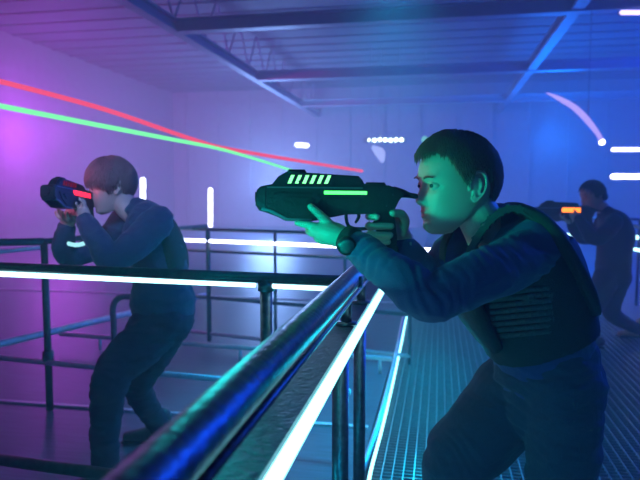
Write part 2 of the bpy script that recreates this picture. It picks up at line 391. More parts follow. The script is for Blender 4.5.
bm = bmesh.new(); bmesh.ops.create_uvsphere(bm, u_segments=14, v_segments=8, radius=.04, matrix=Matrix.Translation(P(602, 142, 8))); obj('end_bulb', bm, M['lav_led'], t, True)
q = P(588, 121, 8); tubeobj('hanger', q, Vector((q.x, q.y, 4.5)), .005, M['beam'], t, 6)
# laser beams
def laser(pts, m, label):
    bm = bmesh.new(); sweep(bm, pts, 12, 6); tag(obj('laser_beam', bm, m, None, True), label, 'laser beam')
laser([(P(-25, 75, 3.0), .013), (P(100, 108, 3.3), .0125), (P(195, 140, 3.8), .012), (P(240, 151, 4.2), .012), (P(362, 171, 5.2), .012)], M['red_beam'], 'red laser beam slanting across the haze, the upper of two')
laser([(P(-25, 101, 3.0), .013), (P(100, 125.5, 3.2), .012), (P(170, 139, 3.4), .011), (P(228, 151, 3.6), .009), (P(300, 173, 4.1), .008)], M['green_beam'], 'green laser beam below the red one, ending above the gun')

# ------------------------------------------------------------------ laser guns
def make_gun(origin, ax, ay, az, S, label, bar, slash, hb=3.3, hl=0):
    """outline in photo-pixel units, (x right, y down) about (335,200); ax = muzzle->stock direction, ay = up, az = thickness"""
    t = thing('laser_gun', origin, label, 'toy gun')
    def fn(x, y, z): return origin + ax*((x-335)*S) + ay*((200-y)*S) + az*z
    def part(name, pts, dep, m, off=0, bev=.002, parent=t):
        bm = bmesh.new(); prism(bm, pts, dep, lambda x, y, z: fn(x, y, z+off), bev); return obj(name, bm, m, parent)
    part('body', [(259, 190), (262, 187), (272, 185), (388, 185), (398, 189), (404, 194), (397, 199), (393, 210), (372, 213), (345, 213), (326, 218), (312, 221), (286, 221), (268, 212), (260, 211), (257, 206)], .050, M['gun'], 0, .0025)
    part('upper_shroud', [(271, 187), (279, 177), (288, 172), (294, 172.5), (358, 176), (362, 180), (366, 189), (300, 190), (271, 190)], .040, M['gun'], 0, .005)
    part('side_panel', [(272, 196), (280, 192), (316, 193), (322, 198), (320, 206), (308, 215), (292, 216), (279, 208)], .056, M['gun2'], 0, .003)
    part('side_ridge', [(282, 199), (287, 196), (311, 197), (315, 200), (311, 205), (290, 206)], .064, M['gun'], 0, .002)
    part('seam_strip', [(268, 187.2), (362, 187.2), (362, 188.6), (268, 188.6)], .053, M['trimsteel'], 0, 0)
    part('receiver_plate', [(326, 198), (358, 198), (361, 204), (356, 210), (332, 211), (326, 206)], .054, M['gun2'], 0, .002)
    part('muzzle_cap', [(258, 190.5), (261, 187.5), (267, 187), (268, 192), (268, 209), (261, 210), (256.5, 206)], .056, M['gun2'], 0, .004)
    part('lower_trim', [(263, 208), (272, 209.5), (288, 218.5), (312, 218.5), (312, 221), (287, 221), (270, 212), (262, 210.5)], .058, M['trimsteel'], 0, .001)
    part('rear_block', [(360, 184), (372, 183), (390, 186), (398, 191), (394, 200), (392, 211), (362, 211)], .044, M['gun2'], 0, .003)
    part('top_sight', [(289, 170), (305, 170), (307, 174), (287, 174)], .018, M['gun'], 0, .001)
    part('top_rail', [(366, 182), (384, 182), (386, 186), (364, 186)], .024, M['gun2'], 0, .001)
    g = part('grip', [(374, 208), (393, 208), (397, 236), (396, 262), (379, 262), (377, 236)], .030, M['gun'], 0, .005)
    part('magazine_base', [(376, 246), (398, 246), (400, 264), (376, 264)], .034, M['rubber'], 0, .004, g)
    bm = bmesh.new()
    sweep(bm, [(fn(346, 211, 0), .004), (fn(347, 222, 0), .004), (fn(352, 228, 0), .004), (fn(368, 228, 0), .004), (fn(375, 222, 0), .004)], 10, 4); obj('trigger_guard', bm, M['gun'], t, True)
    bm = bmesh.new(); sweep(bm, [(fn(357, 210, 0), .004), (fn(359, 216, 0), .004), (fn(356, 222, 0), .003)], 10, 4); obj('trigger', bm, M['rubber'], t, True)
    bm = bmesh.new(); sweep(bm, [(fn(394, 191.5, 0), .0125), (fn(403, 193, 0), .0095), (fn(409, 194.5, 0), .0065), (fn(415.5, 195.5, 0), .0062)], 16, 4); obj('eyepiece_rod', bm, M['gun'], t, True)
    bm = bmesh.new(); sweep(bm, [(fn(255.5, 198, 0), .012), (fn(259, 198, 0), .013)], 18, 1, cap=False); obj('muzzle_ring', bm, M['gun2'], t)
    for px, py in ((300, 182), (344, 206), (386, 205), (392, 194), (331, 184)):
        bm = bmesh.new(); a = fn(px, py, -.029); sweep(bm, [(a, .0025), (a+az*.01, .0025)], 8, 1, cap=False, ref=ay); obj('screw', bm, M['gun2'], t)
    for sgn in (-1, 1):
        part('light_bar', [(324-hl, 192.6-hb/2), (366+hl, 192.6-hb/2), (366+hl, 192.6+hb/2), (324-hl, 192.6+hb/2)], .0015, bar, sgn*.0262, 0)
        if slash:
            for k in range(6):
                x = 288.5+k*7.2
                part('slash_light', [(x+3.2, 175.8), (x+6.6, 175.8), (x+3.0, 184), (x-.4, 184)], .0015, slash, sgn*.0215, 0)
    return t
gd = 1.385; S0 = gd/FPX
gx = (R_*1.0 + UP*-.01).normalized()
make_gun(P(335, 200, gd), gx, UP, FH, S0, 'black laser gun with green light bar and six slanted green slots', M['green'], M['greenpale'])
# left boy's gun, pointing away to the left
ang = math.radians(82); bx = (Vector((R_.x, R_.y, 0))*math.cos(ang) + FH*math.sin(ang)).normalized()
make_gun(P(73, 198, 2.34), (bx+UP*-.12).normalized(), UP, Vector((-bx.y, bx.x, 0)), .0022, 'bulky black laser gun with a red light bar held by the left boy', M['red'], M['reddim'], 8, 7)
ang = math.radians(10); bx = (Vector((R_.x, R_.y, 0))*math.cos(ang) - FH*math.sin(ang)).normalized()
make_gun(P(566, 213, 4.6), bx, UP, Vector((-bx.y, bx.x, 0)), .0031, 'distant dark laser gun with an orange light bar held by the woman', M['orange'], None, 11)

# ------------------------------------------------------------------ people
HS = [(.1145, .004, -.034, .006), (.111, .022, -.048, .026), (.104, .044, -.066, .042), (.09, .064, -.083, .057), (.07, .080, -.093, .067), (.045, .089, -.098, .073), (.02, .0915, -.0985, .0745),
      (.0, .086, -.094, .073), (-.02, .0855, -.084, .070), (-.04, .0845, -.070, .066), (-.06, .084, -.048, .0575), (-.08, .0815, -.020, .048), (-.098, .078, .014, .037), (-.110, .070, .034, .026), (-.116, .060, .044, .012)]
def gs(x, c, s): return math.exp(-((x-c)/s)**2)
def head_bm(bm, T, soft=False):
    rows = catmull(HS, 6); seg = 96; rings = []
    for z, xf, xb, wd in rows:
        xc = -.012 if z > -.03 else -.012+(-.03-z)*.30
        xc = min(xc, xf-.01); vs = []
        for k in range(seg):
            th = 2*math.pi*k/seg
            c, s = math.cos(th), math.sin(th); pw = 2/2.25
            c2 = math.copysign(abs(c)**pw, c); s2 = math.copysign(abs(s)**pw, s)
            x = xc+((xf-xc) if c > 0 else (xc-xb))*c2; y = wd*s2
            if c > 0:
                ay = abs(y); dx = 0
                if -.052 < z < .012:
                    n = .0205*max(0, min(1, (.012-z)/.047))**1.0
                    if z < -.035: n = .0205*max(0, 1-((-.035-z)/.015)**2.2)
                    sg = .0065+.0055*max(0, min(1, (-z)/.035))
                    dx += n*gs(y, 0, sg)
                dx += .007*gs(ay, .0125, .006)*gs(z, -.041, .006)
                dx -= .0115*gs(ay, .031, .015)*gs(z, -.001, .0105)
                dx -= .003*gs(ay, .016, .006)*gs(z, .0, .012)
                dx += .0035*gs(ay, .028, .022)*gs(z, .019, .007)
                dx += .0035*gs(z, .0075, .0028)*gs(ay, .031, .012)
                dx += .002*gs(z, -.009, .003)*gs(ay, .031, .012)
                dx += .0055*gs(z, -.0625, .0042)*gs(y, 0, .017) + .0055*gs(z, -.0735, .0048)*gs(y, 0, .015)
                dx -= .0035*gs(z, -.0675, .0018)*gs(y, 0, .021)
                dx -= .0030*gs(z, -.084, .005)*gs(y, 0, .02) + .002*gs(z, -.053, .005)*gs(y, 0, .004)
                dx += .0050*gs(z, -.100, .010)*gs(y, 0, .018)
                dx += .002*gs(ay, .05, .015)*gs(z, -.028, .014)
                x += dx
            vs.append(bm.verts.new(T @ Vector((x, y, z))))
        rings.append(vs)
    for r0, r1 in zip(rings, rings[1:]):
        for k in range(seg): bm.faces.new((r0[k], r1[k], r1[(k+1) % seg], r0[(k+1) % seg]))
    bm.faces.new(rings[0]); bm.faces.new(rings[-1][::-1])
    for s in (-1, 1):       # eyelids
        k_ = T.to_scale()[0]
        up = [(.0765, .0175, -.003), (.0812, .024, .0030), (.0818, .031, .0048), (.0782, .038, .0036), (.0700, .0445, -.001)]
        lo = [(.0765, .0175, -.003), (.0795, .024, -.0050), (.0795, .031, -.0062), (.0760, .038, -.0050), (.0700, .0445, -.001)]
        sweep(bm, [(T @ Vector((a, s*b, c)), .0026*k_) for a, b, c in up], 8, 4)
        sweep(bm, [(T @ Vector((a, s*b, c)), .0022*k_) for a, b, c in lo], 8, 4)
    for s in (-1, 1):       # ears
        def E(a, b, o=0): return T @ Vector((-.008+a*1.12, s*(.0725+o*1.1+.12*(.01-a)), -.005+b*1.1))
        loop = [(.010, -.004, .002), (.012, .012, .004), (.006, .026, .006), (-.006, .031, .008), (-.017, .024, .010), (-.020, .008, .010), (-.017, -.008, .009), (-.009, -.020, .006), (.000, -.029, .003), (.006, -.024, .002)]
        sc_ = T.to_scale()[0]
        sweep(bm, [(E(a, b, o), .0034*sc_) for a, b, o in loop], 10, 4)
        sweep(bm, [(E(-.010, .018, .004), .003*sc_), (E(-.012, .004, .006), .003*sc_), (E(-.008, -.010, .004), .003*sc_)], 8, 3)
        sweep(bm, [(E(.002, .022, .0), .004*sc_, .010*sc_), (E(-.004, .0, .0), .004*sc_, .011*sc_), (E(-.002, -.02, .0), .004*sc_, .007*sc_)], 12, 3, ref=T.to_3x3() @ Vector((1, 0, 0)))
        sweep(bm, [(E(.0, -.020, .002), .006*sc_), (E(.001, -.026, .001), .005*sc_)], 8, 1)
def head_T(pos, yaw_to_cam, pitch, roll, s):
    """face looks camera-left, turned yaw degrees to the camera, nose tipped down by pitch"""
    L = -Vector((R_.x, R_.y, 0)).normalized(); y = math.radians(yaw_to_cam)
    f = L*math.cos(y) - FH*math.sin(y); p = math.radians(pitch)
    f = f*math.cos(p) - UP*math.sin(p); side = UP.cross(f).normalized(); u = f.cross(side)
    r = Matrix((f, side, u)).transposed()
    r = r @ Matrix.Rotation(math.radians(roll), 3, 'X')
    return Matrix.Translation(pos) @ r.to_4x4() @ Matrix.Scale(s, 4)
def tone(me, T, base, lip):
    inv = T.inverted(); ca = me.color_attributes.new('tone', 'FLOAT_COLOR', 'POINT')
    for i, v in enumerate(me.vertices):
        p = inv @ v.co; k = 0
        if p.x > .06 and abs(p.y) < .03: k = max(gs(p.z, -.063, .005), gs(p.z, -.073, .006))*gs(p.y, 0, .020)
        n = .92+.12*noise.noise(v.co*25)
        ca.data[i].color = (*[(a*(1-k)+b*k)*n for a, b in zip(base, lip)], 1)
EC = Vector((-.005, 0, .020)); ER = Vector((.0985, .0775, .0955))
def hair(T, parent, m, edge, thick, nstr, length, width=.0012, flow=None, fade=True, droop=0, lift=.004, seed=3):
    """cap between crown and edge(azimuth) elevation + strands flowing away from the crown"""
    rnd = random.Random(seed)
    def pt(az, el, off):
        d = Vector((math.cos(el)*math.cos(az), math.cos(el)*math.sin(az), math.sin(el)))
        n = Vector((d.x/ER.x, d.y/ER.y, d.z/ER.z)).normalized()
        return Vector((d.x*ER.x, d.y*ER.y, d.z*ER.z))+EC+n*off, n
    bm = bmesh.new(); A, V = 72, 22; rings = []
    for j in range(V+1):
        v = j/V; r = []
        for i in range(A):
            az = 2*math.pi*i/A; e = edge(az); el = math.pi/2-(math.pi/2-e)*(v if j else .02)
            off = thick(az, v) + .0012*noise.noise(Vector((math.cos(az)*6, math.sin(az)*6, v*2)))
            if v > .93: off *= max(.15, (1-v)/.07)
            r.append(bm.verts.new(T @ pt(az, el, off)[0]))
        rings.append(r)
    inner = [bm.verts.new(T @ pt(2*math.pi*i/A, edge(2*math.pi*i/A), -.004)[0]) for i in range(A)]
    rings.append(inner)
    for r0, r1 in zip(rings, rings[1:]):
        for i in range(A): bm.faces.new((r0[i], r1[i], r1[(i+1) % A], r0[(i+1) % A]))
    bm.faces.new(rings[0])
    h = obj('hair', bm, m, parent, True)
    bm = bmesh.new(); s = T.to_scale()[0]
    cr = math.radians(108)
    for _ in range(nstr):
        az = rnd.uniform(0, 2*math.pi); e = edge(az); v = rnd.random()**.6*.97
        el = math.pi/2-(math.pi/2-e)*v
        # walk outwards from the crown whorl
        L = length(az, v)*rnd.uniform(.75, 1.15); K = 6; pts = []
        a_, l_ = az, el
        d0 = rnd.uniform(-.25, .25)
        base = thick(az, v)
        for k in range(K):
            f = k/(K-1); o = base*.8 + lift*math.sin(min(1, f*1.1)*math.pi)*rnd.uniform(.6, 1.1)+.0008
            q, n = pt(a_, l_, o); 
            pts.append(T @ (q-Vector((0, 0, droop*f*f))))
            if flow: da, dl = flow(a_, l_)
            else: da, dl = d0*.6/max(.35, math.cos(l_)), -1
            step = L/(K-1)/.09; a_ += da*step*.9; l_ = max(l_+dl*step, -1.3)
            if math.cos(a_) > .3 and l_ < edge(a_)-.55: break
        if len(pts) < 3: continue
        wd = width*s*rnd.uniform(.7, 1.3); prev = None
        for k, p in enumerate(pts):
            tt = (pts[min(k+1, len(pts)-1)]-pts[max(k-1, 0)]).normalized(); nn = (p-T @ EC).normalized(); sd = tt.cross(nn)
            if sd.length < 1e-5: sd = Vector((0, 1, 0))
            sd.normalize(); ww = wd*(1-.85*(k/(len(pts)-1))**2)
            cur = [bm.verts.new(p-sd*ww), bm.verts.new(p+nn*ww*.9), bm.verts.new(p+sd*ww)]
            if prev:
                for i in range(3): bm.faces.new((prev[i], prev[(i+1) % 3], cur[(i+1) % 3], cur[i]))
            prev = cur
    obj('hair_strands', bm, m, h, True)
    return h
def interp(az, tab):
    a = abs((math.degrees(az)+180) % 360-180)
    for (a0, v0), (a1, v1) in zip(tab, tab[1:]):
        if a <= a1:
            t = (a-a0)/(a1-a0); t = t*t*(3-2*t); return v0+(v1-v0)*t
    return tab[-1][1]
def face_parts(T, parent, browm, s):
    for sg in (-1, 1):
        bm = bmesh.new(); c = T @ Vector((.0675, sg*.031, -.0005)); bmesh.ops.create_uvsphere(bm, u_segments=24, v_segments=16, radius=.0124*s, matrix=Matrix.Translation(c))
        e = obj('eye', bm, M['eye'], parent, True)
        bm = bmesh.new(); f = (T.to_3x3() @ Vector((1, 0, -.06))).normalized(); sweep(bm, [(c+f*.0092*s, .0074*s), (c+f*.0121*s, .0050*s)], 20, 1, ref=T.to_3x3() @ Vector((0, 1, 0)))
        obj('iris', bm, M['iris'], e, True)
        bm = bmesh.new(); pts = []
        for k in range(7):
            y = .014+k*.0055; x = .0935-((y)/.075)**2*.020; pts.append((T @ Vector((x-.0022+.0004*k, sg*y, .0172+.0022*math.sin(k/6*3.0))), .0016*s, (.0040-.0004*k)*s))
        sweep(bm, pts, 8, 3, ref=UP); obj('eyebrow', bm, browm, parent, True)
def fold_fn(amp, seed, zones=()):
    o = Vector((seed*3.1, seed*1.7, seed))
    def f(p):
        q = Vector((p.x*9, p.y*9, p.z*22))+o
        n1 = noise.noise(q); n2 = 1-abs(noise.noise(Vector((p.x*14, p.y*14, p.z*30))+o))*2
        k = amp*(.6*n1+.35*n2)
        for c, r, a, ax_ in zones:
            g = math.exp(-((p-c).length/r)**2)
            if g > .02:
                w_ = math.sin((p-c).dot(ax_)*290+noise.noise(p*16+o)*4.5)
                k += .75*a*g*(w_ if w_ < 0 else w_*.6)*(.6+.6*noise.noise(p*30-o))
        return k
    return f
def shoe(parent, ankle, fwd, m, s=1):
    bm = bmesh.new(); base = Vector((ankle.x, ankle.y, 0)); fwd = fwd.normalized()
    sweep(bm, [(base-fwd*.05+UP*.045, .036, .036), (base+fwd*.02+UP*.045, .040, .040), (base+fwd*.10+UP*.034, .042, .030), (base+fwd*.17+UP*.026, .036, .022)], 16, 5, ref=UP)
    sweep(bm, [(base+UP*.04, .04), (base+UP*.12, .042)], 14, 3)
    o = obj('shoe', bm, m, parent, True)
    bm = bmesh.new(); box(bm, base+fwd*.06+UP*.006, (.08, .27, .012), fwd.to_track_quat('Y', 'Z').to_matrix()); bmesh.ops.bevel(bm, geom=bm.edges[:], offset=.005, segments=2, affect='EDGES'); obj('sole', bm, M['rubber'], o)
def finger(bm, pts, r0=.0085, r1=.0068):
    n = len(pts); sweep(bm, [(p, r0+(r1-r0)*i/(n-1)) for i, p in enumerate(pts)], 12, 4)

def shrink(chain, k, dr=0): return [(c[0], max(.01, c[1]*k-dr), max(.01, (c[2] if len(c) > 2 else c[1])*k-dr)) for c in chain]

# ---- front boy --------------------------------------------------------------
hd = 1.43
HT = head_T(P(455.5, 185.5, hd), 17, 0, 0, .96)
arm_n = [(P(532, 254, 1.37), .056), (P(512, 263, 1.32), .057), (P(470, 282, 1.25), .053), (P(432, 299, 1.22), .047), (P(408, 284, 1.235), .044), (P(380, 263, 1.27), .037), (P(358, 246, 1.305), .030)]
arm_f = [(P(470, 236, 1.60), .055), (P(452, 256, 1.60), .052), (P(430, 278, 1.56), .046), (P(412, 262, 1.50), .040), (P(400, 246, 1.46), .031)]
torso = [(P(545, 398, 1.50), .105, .125), (P(547, 372, 1.50), .118, .135), (P(541, 345, 1.49), .112, .125), (P(532, 305, 1.48), .120, .130), (P(520, 265, 1.48), .122, .145), (P(508, 236, 1.48), .092, .150), (P(501, 224, 1.48), .050, .075)]
neck = [(P(492, 240, 1.47), .056), (P(483, 224, 1.45), .051), (P(473, 206, 1.44), .048), (P(466, 190, 1.435), .044)]
leg_n = [(P(560, 385, 1.44), .098), (P(563, 430, 1.42), .086), (P(561, 490, 1.40), .074), (P(566, 560, 1.46), .066), (P(575, 648, 1.52), .055)]
leg_f = [(P(522, 385, 1.56), .098), (P(490, 425, 1.55), .098), (P(456, 466, 1.52), .080), (P(462, 540, 1.60), .066), (P(475, 610, 1.72), .052)]
bm = bmesh.new(); head_bm(bm, HT)
sweep(bm, neck, 24, 5)
sweep(bm, shrink(torso, .82), 24, 4); sweep(bm, shrink(arm_n, .72), 18, 4); sweep(bm, shrink(arm_f, .72), 18, 4); sweep(bm, shrink(leg_n, .72), 18, 4); sweep(bm, shrink(leg_f, .72), 18, 4)
# left hand (under the fore-end)
sweep(bm, [(P(356, 244, 1.31), .021, .025), (P(345, 238, 1.325), .022, .027), (P(334, 234, 1.34), .026, .036), (P(322, 231, 1.365), .020, .038)], 18, 5)
finger(bm, [P(338, 233, 1.335), P(328, 223, 1.335), P(319, 214, 1.345), P(311, 207, 1.35)], .0125, .0082)
finger(bm, [P(326, 229, 1.345), P(314, 226, 1.345), P(305, 224.5, 1.35), P(297.5, 223, 1.36)], .0100, .0068)
finger(bm, [P(326, 236, 1.36), P(315, 234, 1.37), P(309, 231, 1.395), P(309, 222, 1.425)], .0098, .0072)
finger(bm, [P(328, 241, 1.38), P(320, 240, 1.39), P(316, 235, 1.415), P(318, 225, 1.428)], .0095, .007)
finger(bm, [P(332, 242, 1.395), P(327, 241, 1.41), P(325, 235, 1.425), P(327, 226, 1.432)], .0085, .0062)
# right hand (on the pistol grip)
sweep(bm, [(P(404, 248, 1.465), .022, .020), (P(402, 238, 1.45), .024, .018), (P(397, 228, 1.432), .020, .022), (P(393, 219, 1.43), .015, .022)], 18, 5)
finger(bm, [P(402, 232, 1.425), P(405, 221, 1.41), P(401, 214, 1.385), P(393, 213, 1.366)], .0125, .0085)
for (y, x1) in ((216.5, 377), (225.8, 391), (234.8, 390)):
    finger(bm, [P(388, y, 1.44), P(375, y, 1.435), P(368.5, y, 1.405), P(371, y+.5, 1.375), P(x1, y+.5, 1.360)], .0086, .0078)
finger(bm, [P(389, 242, 1.44), P(378, 243, 1.435), P(372, 243, 1.41), P(375, 243, 1.38), P(388, 242, 1.366)], .0082, .007)
me = remesh(bm, .0022, 1); tone(me, HT, (.60, .42, .33), (.52, .27, .23)); me.materials.append(M['skin'])
boy = link('person', me, None, None, True)
tag(boy, 'boy in navy sweater and tactical vest leaning over the rail aiming the green lit gun', 'person')
face_parts(HT, boy, M['hair_b'], .95)
ed = lambda az: math.radians(interp(az, [(0, 29), (14, 33), (34, 37), (50, 30), (60, 17), (70, 2), (79, -12), (85, -4), (92, 9), (106, 10), (117, -8), (130, -32), (180, -42)]))
def th(az, v):
    f = max(0, math.cos(az)); side = abs(math.sin(az))
    return .0025+.014*(1-v)**.6*(1-.25*side)*(1-.45*max(0, -math.cos(az)))*(1-.5*gs(abs((math.degrees(az)+180) % 360-180), 95, 25)*v)+.011*f*v
hair(HT, boy, M['hair_b'], ed, th, 5200, lambda az, v: .012+.034*max(0, 1-v*1.1)+.014*max(0, math.cos(az))**2, .0011, None, lift=.008)
# sweater
el = P(425, 300, 1.22)
bm = bmesh.new(); sweep(bm, torso[1:], 32, 5, power=2.3); sweep(bm, arm_n, 24, 6); sweep(bm, arm_f, 24, 5)
sweep(bm, [(P(515, 254, 1.37), .050), (P(530, 256, 1.365), .056)], 18, 3)
sweep(bm, [(P(503, 236, 1.47), .060, .066), (P(501, 230, 1.47), .055, .060)], 24, 3)
me = remesh(bm, .0035, 4, fold_fn(.010, 2, [
    (P(374, 258, 1.26), .050, .0042, (P(408, 284, 1.235)-P(358, 246, 1.305)).normalized()), (P(434, 284, 1.19), .060, .0050, (R_*.9+UP*.3).normalized()),
    (P(498, 255, 1.27), .065, .0045, (R_*.9+UP*.5).normalized()), (P(540, 275, 1.33), .06, .004, (R_*.3+UP*.9).normalized()),
    (P(560, 365, 1.37), .12, .003, (R_*.25+UP*.95).normalized()), (P(424, 262, 1.50), .06, .004, (R_*.8-UP*.5).normalized())]))
link('sweater', me, M['sweater'], boy, True)
# trousers
bm = bmesh.new(); sweep(bm, [(P(547, 366, 1.50), .122, .138), (P(547, 385, 1.50), .125, .142), (P(543, 402, 1.50), .108, .13)], 32, 4); sweep(bm, leg_n, 24, 6); sweep(bm, leg_f, 24, 6)
me = remesh(bm, .0045, 4, fold_fn(.012, 5, [
    (P(515, 392, 1.44), .09, .0065, (R_*.35+UP*.93).normalized()), (P(575, 392, 1.36), .08, .005, (R_*-.3+UP*.95).normalized()),
    (P(460, 450, 1.44), .08, .0055, (R_*.75+UP*.6).normalized()), (P(560, 450, 1.34), .10, .004, (R_*.2+UP*.97).normalized())]))
tr = link('trousers', me, M['trousers'], boy, True)
bm = bmesh.new(); sweep(bm, [(P(572, 392, 1.345), .0018), (P(579, 430, 1.338), .0018), (P(580, 480, 1.328), .0018)], 6, 5); obj('side_seam', bm, M['trousers'], tr, True)
shoe(boy, P(575, 648, 1.52), -R_, M['shoe']); q = leg_f[-1][0]; shoe(boy, q, -R_*.8-FH*.2, M['shoe'])
# vest: wrap, straps, back panel, webbing rows, pouch
bm = bmesh.new()
sweep(bm, [(P(541, 341, 1.485), .128, .139), (P(533, 318, 1.48), .134, .146), (P(527, 296, 1.48), .138, .150), (P(521, 272, 1.48), .137, .150), (P(516, 262, 1.48), .130, .148)], 40, 5, power=2.4, cap=False)
me = remesh(bm, .006, 3, fold_fn(.003, 9)); vest = link('vest', me, M['vest'], boy, True); 
def band(name, pts, wd, thk, m, parent, nrm=None):
    """flat strap: pts path, wd half-width vector list"""
    bm = bmesh.new(); rows = catmull([(*p, *wv) for p, wv in zip(pts, wd)], 6); prev = None
    C = [Vector(r[:3]) for r in rows]; W = [Vector(r[3:]) for r in rows]
    for i, (c, wv) in enumerate(zip(C, W)):
        t = (C[min(i+1, len(C)-1)]-C[max(i-1, 0)]).normalized(); n = t.cross(wv).normalized()*thk
        cur = [bm.verts.new(c-wv-n), bm.verts.new(c+wv-n), bm.verts.new(c+wv+n), bm.verts.new(c-wv+n)]
        if prev:
            for k in range(4): bm.faces.new((prev[k], prev[(k+1) % 4], cur[(k+1) % 4], cur[k]))
        else: bm.faces.new(cur[::-1])
        prev = cur
    bm.faces.new(prev); return obj(name, bm, m, parent)
wv = FH*.040+R_*.014
nst = [P(468, 305, 1.38), P(463, 275, 1.38), P(475, 243, 1.375), (P(492, 219, 1.385)), P(512, 208, 1.39), P(533, 216, 1.395), P(548, 242, 1.40)]
st = band('shoulder_strap', nst, [wv]*7, .007, M['webbing'], vest)
for k in range(9):
    f = k/8; p = Vector(catmull([tuple(x) for x in nst], 6)[int(6+f*20)]); p2 = Vector(catmull([tuple(x) for x in nst], 6)[int(7+f*20)])
    t_ = (p2-p).normalized(); n_ = t_.cross(wv).normalized()
    bm = bmesh.new(); sweep(bm, [(p-wv*.98+n_*.007, .0035), (p+wv*.98+n_*.007, .0035)], 6, 1, cap=False); sweep(bm, [(p-wv*.98-n_*.007, .0035), (p+wv*.98-n_*.007, .0035)], 6, 1, cap=False); obj('rib', bm, M['webbing'], st)
fst = [P(452, 300, 1.54), P(447, 268, 1.56), P(448, 240, 1.57), P(468, 214, 1.57), P(495, 206, 1.57), P(520, 220, 1.56)]
st = band('shoulder_strap', fst, [FH*.028+R_*.016]*6, .007, M['webbing'], vest)
# front chest panel
bm = bmesh.new(); sweep(bm, [(P(487, 340, 1.44), .018, .105), (P(470, 312, 1.44), .024, .112), (P(457, 280, 1.45), .020, .105)], 24, 4, power=3.2); obj('front_panel', bm, M['vest'], vest, True)
# back panel
bm = bmesh.new(); sweep(bm, [(P(580, 308, 1.45), .018, .105), (P(571, 287, 1.45), .024, .115), (P(556, 258, 1.445), .024, .12), (P(541, 233, 1.44), .022, .115), (P(527, 216, 1.44), .018, .10), (P(513, 208, 1.44), .014, .09)], 28, 5, power=3.2); obj('back_panel', bm, M['vest'], vest, True)
# rows of narrow webbing wrapped on the near side
def vsurf(py, px):      # near-side surface of the wrap
    cs = [(262, 516, .130, .148), (272, 521, .137, .150), (296, 527, .138, .150), (318, 533, .134, .146), (338, 537, .124, .139), (350, 539, .115, .13)]
    for c0, c1 in zip(cs, cs[1:]):
        if py <= c1[0]:
            t_ = max(0, (py-c0[0])/(c1[0]-c0[0])); cx, a, b = [u+(v-u)*t_ for u, v in zip(c0[1:], c1[1:])]; break
    x = (px-cx)*1.40/FPX; f = max(0, 1-abs(x/a)**2.4)**(1/2.4)
    return P(px, py, 1.48-b*f-.004)
for k in range(8):
    py = 293+k*6.2
    bm = bmesh.new(); pts = [(vsurf(py+(px-500)*-.10, px), .0032, .0055) for px in range(488+k, 580, 6)]
    sweep(bm, pts, 8, 2, ref=UP)
    for px in range(492+k, 578, 7):
        c = vsurf(py+(px-500)*-.10, px); sweep(bm, [(c-UP*.005-FH*.003, .002), (c+UP*.005-FH*.003, .002)], 6, 1, cap=False)
    obj('webbing_strap', bm, M['webbing'], vest, True)
bm = bmesh.new()
sweep(bm, [(vsurf(262, 545), .004), (vsurf(285, 552), .004), (vsurf(300, 548), .004), (vsurf(298, 520), .004), (vsurf(291, 490), .004)], 8, 5); obj('edge_binding', bm, M['webbing'], vest, True)
# pouch on the lower back
bm = bmesh.new(); box(bm, P(572, 318, 1.365), (.05, .03, .065), Matrix.Rotation(YAW, 3, 'Z')); bmesh.ops.bevel(bm, geom=bm.edges[:], offset=.008, segments=3, affect='EDGES'); obj('pouch', bm, M['vest'], vest, True)
# watch on the left wrist
wc = P(350, 241, 1.30); ax = (P(354, 243, 1.31)-P(343, 236.5, 1.325)).normalized()
bm = bmesh.new(); sweep(bm, [(P(349, 240, 1.315)-ax*.011, .029, .031), (P(349, 240, 1.315)+ax*.011, .031, .032)], 28, 1, cap=False); wt = obj('watch', bm, M['rubber'], None, True)
tag(wt, 'black round wristwatch with teal glass on the front boy left wrist', 'watch')
wn = (-FH*.92+UP*-.25+R_*.1).normalized(); c0 = P(346.5, 245.5, 1.276)
bm = bmesh.new(); sweep(bm, [(c0-wn*.004, .0195), (c0+wn*.006, .0195)], 30, 1, cap=False, ref=ax); obj('case', bm, M['gun'], wt, True)
bm = bmesh.new(); sweep(bm, [(c0+wn*.006, .0150), (c0+wn*.0072, .0145)], 30, 1, cap=False, ref=ax); obj('glass', bm, M['watchface'], wt, True)
bm = bmesh.new(); w0 = P(402, 243, 1.455); a_ = (P(404, 250, 1.465)-w0).normalized(); sweep(bm, [(w0-a_*.004, .0275, .0245), (w0+a_*.004, .0275, .0245)], 24, 1, cap=False)
for k in range(7):
    an = k*.9; box(bm, w0+R_*(.027*math.cos(an))-FH*(.024*abs(math.sin(an)))+a_*.003*math.sin(an*3), (.006, .006, .006))
tag(obj('bracelet', bm, M['grating'], None), 'thin beaded metal bracelet on the wrist of the hand gripping the gun', 'bracelet')

